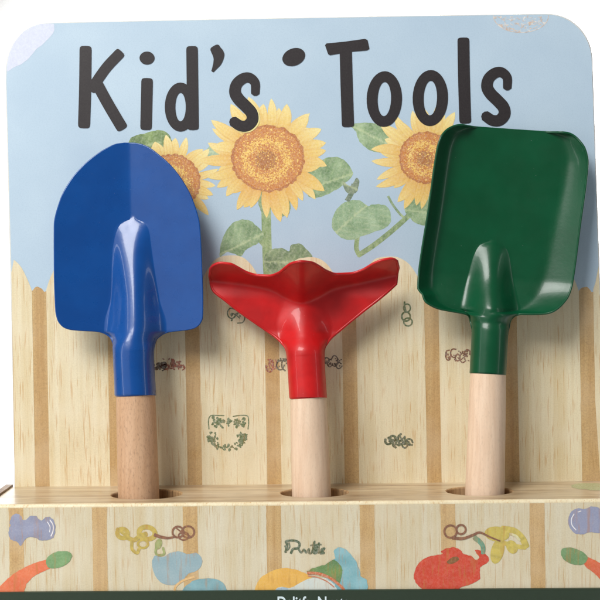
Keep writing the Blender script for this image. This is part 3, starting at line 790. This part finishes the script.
# ---------------- blue trowel
tr = thing('garden_trowel', tuple(ax(140, 500, AY)), 'blue pointed trowel with a tan wooden handle standing in the leftmost hole', 'trowel')
ys = [142 + 12*(k/10)**2 for k in range(11)] + [154 + 156*k/60 for k in range(1, 61)] + [310 + k*0.9 for k in range(1, 34)]
ys = [y for y in ys] + [341, 344, 347, 351, 356, 362, 370, 380, 388, 394.3]
bbase = T((142, -14), (331, -25), (350, -37.5), (394, -41))
bfront = T((219, -18.6), (224, -20), (232, -22.6), (245, -26.6), (270, -34), (300, -42.8), (325, -50), (350, -57.2), (394, -61.3))
def bluef(y): return 0. if y < 219 else max(0., bbase(y)-bfront(y))
bxl = T((142, 122), (143.2, 114), (147, 106), (152, 98), (165, 83), (180, 71), (200, 61), (226, 55.5), (267, 56), (310, 58), (319, 60), (325, 64), (328.3, 70), (329.6, 78), (330.4, 92), (331.6, 100), (334, 106), (337.5, 110), (345, 113.5), (352, 114.2), (394.3, 116.6))
bxr = T((142, 131), (143.2, 138), (147, 147), (152, 154), (165, 169), (180, 181), (200, 192), (226, 199.5), (267, 202), (308, 203.3), (317, 203), (323, 200.5), (327, 195.5), (329, 188), (330.4, 176), (332, 167), (335, 161), (339, 157), (345, 155.6), (352, 155), (394.3, 157.6))
rows = blade_rows(ys, bxl, bxr,
    T((142, 126.5), (215, 131), (223, 131.5), (245, 131), (300, 134.5), (325, 135.5), (345, 134.6), (394.3, 137.1)),
    T((142, 3), (218.5, 3), (220, 8), (223, 12), (228, 15.2), (236, 17.6), (250, 19.8), (300, 25), (325, 32), (333, 32), (339, 26), (346, 21), (352, 20.4), (394, 20.5)),
    lambda y: bluef(y),
    T((142, 2), (219, 2), (224, 9), (232, 11.5), (245, 12.5), (270, 13.6), (300, 15.4), (325, 17.6), (345, 17.9), (394, 17.8)),
    bbase,
    lambda x, y, L, R: -(math.sqrt((x-(127+0.02*(y-142)))**2+14)-3.7)*0.215*(1-sstep(330, 343, y)) - 1.5*((x-129)/72)**4*(1-sstep(330, 343, y)))
bl, fr = make_tool(tr, rows, len(ys)-7, M['blue'])
def tube_axis(px, py): return ax(px, py, 0)
def ap(px, py, Y):
    q = P3(px, py, Y); return q
def axis_handle(px, py, Y, r): return ap(px, py, Y)
socket(tr, ap(134.9, 350, -38), ap(137.1, 394.2, -41), 19.2, 19.7, M['blue'])
handle(tr, ap(137.4, 394.5, -41), ap(141.5, 500, -47), 20.2, M['handle_tan'], 45, 18.9)
# ---------------- green shovel
gs = thing('garden_shovel', tuple(ax(482, 500, AY)), 'green square-ended shovel with a pale wooden handle standing in the rightmost hole', 'shovel')
PH = math.radians(4); sp_, cp_ = math.sin(PH), math.cos(PH)
def gframe(b, a_):           # a_ is minus the height along the blade
    a = -a_; return (490 + b*cp_ + a*sp_, 320 - a*cp_ + b*sp_)
ga = [-193.3, -193.0, -192.4, -191.3, -189.8, -187.8, -185.4, -182.5, -179, -174] + [-174 + 160*k/64 for k in range(1, 65)] + [-14 + 0.8*k for k in range(1, 32)] + [13, 17, 22, 28, 36, 45, 53.3]
gxl = T((-193.3, -40), (-193.0, -44), (-191, -50), (-186, -57), (-178, -62), (-166, -64.7), (-110, -69), (-30, -75), (-25, -74.5), (-23, -71), (-15, -67.5), (-10.5, -60), (-8, -52), (-6.5, -40), (-5.2, -28), (-3.5, -23), (0, -20.5), (6, -18.9), (14, -18.2), (53.3, -17.9))
gxr = T((-193.3, 60), (-193.0, 66), (-190, 73), (-184, 79), (-176, 84), (-163, 87), (-100, 83), (-42, 78.5), (-30, 75), (-20, 68), (-14, 61), (-11, 54), (-9.3, 42), (-8.3, 28), (-5.5, 22.5), (-1, 19.8), (6, 18.8), (14, 18.2), (53.3, 18))
def gcurve(b, a_, L, R):
    f = 1 - sstep(-14, 4, a_)
    wl = 13; wr = lerp(15, 29, clamp((a_+190)/150))
    dl = clamp((L+wl+4-b)/(wl+4)); dr = clamp((b-(R-wr))/wr)
    low = sstep(-45, -8, a_)
    top = sstep(-178, -193, a_)
    return -(17*dl**1.5 + 13*dr**1.35)*f*(1-0.35*top) - 7*low*f - 2.5*(math.cos(clamp((b-5)/75, -1, 1)*PI)*-0.5+0.5)*f
gbase = T((-193, -12), (-14, -22), (8, -36), (53, -41))
gfront = T((-78, -18.7), (-74, -20.5), (-66, -24), (-50, -30), (-30, -38), (-10, -46), (10, -54.5), (53, -59))
rows = blade_rows(ga, gxl, gxr,
    T((-193, 2), (-80, -1), (-40, -1), (-10, -0.5), (34, 0)),
    T((-193, 4), (-78.5, 4), (-77, 9), (-74, 13), (-68, 16.5), (-58, 20), (-40, 24), (-25, 28), (-10, 31), (-2, 24), (6, 19), (14, 18.3), (53, 18)),
    lambda a_: 0. if a_ < -78 else max(0., gbase(a_)-gfront(a_)),
    T((-193, 3), (-78, 3), (-74, 9), (-66, 11.5), (-50, 13), (-25, 15), (-5, 16.2), (12, 15.9), (53, 15.6)),
    gbase, gcurve, frame=gframe)
bl, fr = make_tool(gs, rows, len(ga)-6, M['green'], rim=1.1)
g0 = gframe(0, 6); g1 = gframe(0.2, 53.5)
g0 = gframe(0, 14)
socket(gs, ap(*g0, -37), ap(*g1, -41), 17.5, 17.5, M['green'])
handle(gs, ap(g1[0]+.2, g1[1], -41), ap(482.3, 500, -47), 19.2, M['handle_pale'], 45, 17.0)
# ---------------- red rake
rk = thing('hand_rake', tuple(ax(312, 500, AY)), 'red three-lobed hand rake with a pale wooden handle standing in the middle hole', 'rake')
ytop = [(209.5, 277), (211, 270), (215, 265.5), (222, 263), (232, 264), (240, 268), (248, 272.5), (258, 275.2), (270, 275.7), (280, 272.5), (288, 266.5), (294, 263), (303, 261.5), (312, 262.5), (319, 266), (326, 270.5), (336, 274), (350, 273.5), (362, 270), (373, 263.5), (382, 260), (390, 258.8), (396, 261), (398.3, 268)]
bendy = [(209, 280), (240, 284), (270, 290), (285, 297), (302, 303), (318, 297), (335, 289), (365, 282), (399, 274)]
rxl = T((284, 210.3), (290, 212.5), (300, 224.5), (310, 237), (320, 251), (330, 265.5), (338, 277), (342, 281.5), (347, 284.8), (354, 286.6), (396.6, 289.6))
rxr = T((284, 396.5), (290, 390), (300, 378), (310, 365), (320, 352.5), (330, 340.5), (338, 331), (343, 327), (348, 325.2), (354, 324.8), (396.6, 327))
rxc = T((260, 303), (300, 303), (320, 304), (345, 305.2), (396.6, 308.3))
rw_ = T((260, 30), (284, 26), (300, 24), (306, 24), (312, 26), (325, 29), (335, 27), (343, 22), (350, 19.1), (396, 18.7))
rbase = T((260, -24), (300, -24.8), (330, -27), (350, -37.5), (396, -42))
rfront = T((296, -24.9), (303, -27), (311, -31), (320, -36.5), (335, -46.5), (350, -56), (396, -60.6))
def rh_(y): return 0. if y < 296 else max(0., rbase(y)-rfront(y))
rq_ = T((260, 12), (296, 11), (311, 11.5), (325, 13.5), (345, 16.3), (396, 16.2))
def rcurve(x, y, L, R):
    yb = sinterp(bendy, x); k = yb - y
    s = 1.6*(math.sqrt(k*k + 7) + k)/2 - 0.6
    g = math.exp(-((x-302)/15.0)**2) * math.exp(-((y-290)/17.0)**2)*5
    v_ = -0.06*abs(x-303)*sstep(285, 300, y)*(1-sstep(320, 340, y))
    return -max(0, s) - g + v_*0.6
allr = []
N1 = 14; base_rows = []
nf, na = 30, 36
def rowx(y, L, R):
    c = rxc(y); ww = min(rw_(y), c-L, R-c); row = []
    for k in range(nf): row.append((lerp(L, c-ww, k/nf), 0.))
    for k in range(na+1):
        th = -PI/2+PI*k/na; u = math.sin(th); row.append((c+ww*u, rh_(y)*max(0., 1-u*u)**clamp(math.log(.5)/math.log(1-min(.985, rq_(y)/ww)**2), .5, 2.2)))
    for k in range(1, nf+1): row.append((lerp(c+ww, R, k/nf), 0.))
    return row
for i in range(N1):
    t = i/N1; r = rowx(284, 209.6 + .7*t, 398.2-1.7*t); out = []
    for x, dz in r:
        y = lerp(sinterp(ytop, x), 284, t); out.append((x, y, rbase(y) + rcurve(x, y, 0, 0) - dz))
    allr.append(out)
for y in [284 + 50*k/30 for k in range(31)] + [334 + .8*k for k in range(1, 20)] + [352, 356, 362, 370, 380, 390, 396.6]:
    out = []
    for x, dz in rowx(y, rxl(y), rxr(y)): out.append((x, y - 2.8*math.sqrt(max(0, 1-((x-rxc(y))/18.8)**2))*sstep(382, 396, y), rbase(y) + rcurve(x, y, 0, 0) - dz))
    allr.append(out)
bl, fr = make_tool(rk, allr, len(allr)-7, M['red'], rim=1.45, thick=2.2)
socket(rk, ap(305.6, 354, -38.5), ap(308.3, 396.5, -42), 18.1, 18.0, M['red'])
handle(rk, ap(308.6, 397, -42), ap(312, 500, -47), 19.4, M['handle_pale'], 45, 17.4)

# ------------------------------------------------------------------ backdrop: a white paper sweep
V = []; Fc = []; prof = []
for k in range(13):
    a = PI/2*k/12; prof.append((500+300*math.sin(a) , ZB-300+300*(1-math.cos(a)) + 300*0))
prof = [(-420, ZB)] + [(500 + 300*math.sin(PI/2*k/12), ZB + 300*(1-math.cos(PI/2*k/12))) for k in range(13)] + [(800, 1500)]
for y, z in prof:
    for x in (-2000, 2000): V.append(Vector((x, y, z)))
for i in range(len(prof)-1): Fc.append([2*i, 2*i+1, 2*i+3, 2*i+2])
bd = obj('backdrop', V, Fc, M['paper'], smooth=True); prop(bd, 'plain white studio paper behind and under the rack', 'backdrop', kind='structure')

# ------------------------------------------------------------------ light
def area(name, loc, tgt, sx, sy, power, col=(1, 1, 1)):
    l = bpy.data.lights.new(name, 'AREA'); l.shape = 'RECTANGLE'; l.size = sx*S; l.size_y = sy*S; l.energy = power; l.color = col
    o = bpy.data.objects.new(name, l); COL.objects.link(o); o.location = Vector(loc)*S
    o.rotation_euler = (Vector(tgt)-Vector(loc)).to_track_quat('-Z', 'Y').to_euler(); return o
area('key_softbox', (-1250, -1850, 1950), (0, -30, 0), 1500, 1300, 28.0, (1, .985, .96))
area('left_diffuser', (-820, -1000, 250), (0, -30, 0), 900, 1300, 0.6, (1, .99, .97))
area('strip_light', (-1150, -620, 80), (0, -30, -60), 60, 900, 0.35)
area('right_strip', (1150, -560, 250), (0, -30, 0), 100, 700, 0.2)
sp1 = bpy.data.lights.new('backdrop_spot', 'SPOT'); sp1.energy = 75; sp1.spot_size = math.radians(97); sp1.spot_blend = 0.16; sp1.shadow_soft_size = 0.02
so = bpy.data.objects.new('backdrop_spot', sp1); COL.objects.link(so); so.location = Vector((150, 120, 700))*S
so.rotation_euler = (Vector((170, 800, 0))-Vector((150, 120, 700))).to_track_quat('-Z', 'Y').to_euler()
w = bpy.data.worlds.new('World'); scn.world = w; w.use_nodes = True
w.node_tree.nodes['Background'].inputs[0].default_value = (0.9, 0.95, 1, 1); w.node_tree.nodes['Background'].inputs[1].default_value = 0.2
vs_ = scn.view_settings; vs_.view_transform = 'Standard'; vs_.look = 'None'; vs_.exposure = 0; vs_.gamma = 1
scn.render.engine = 'CYCLES'
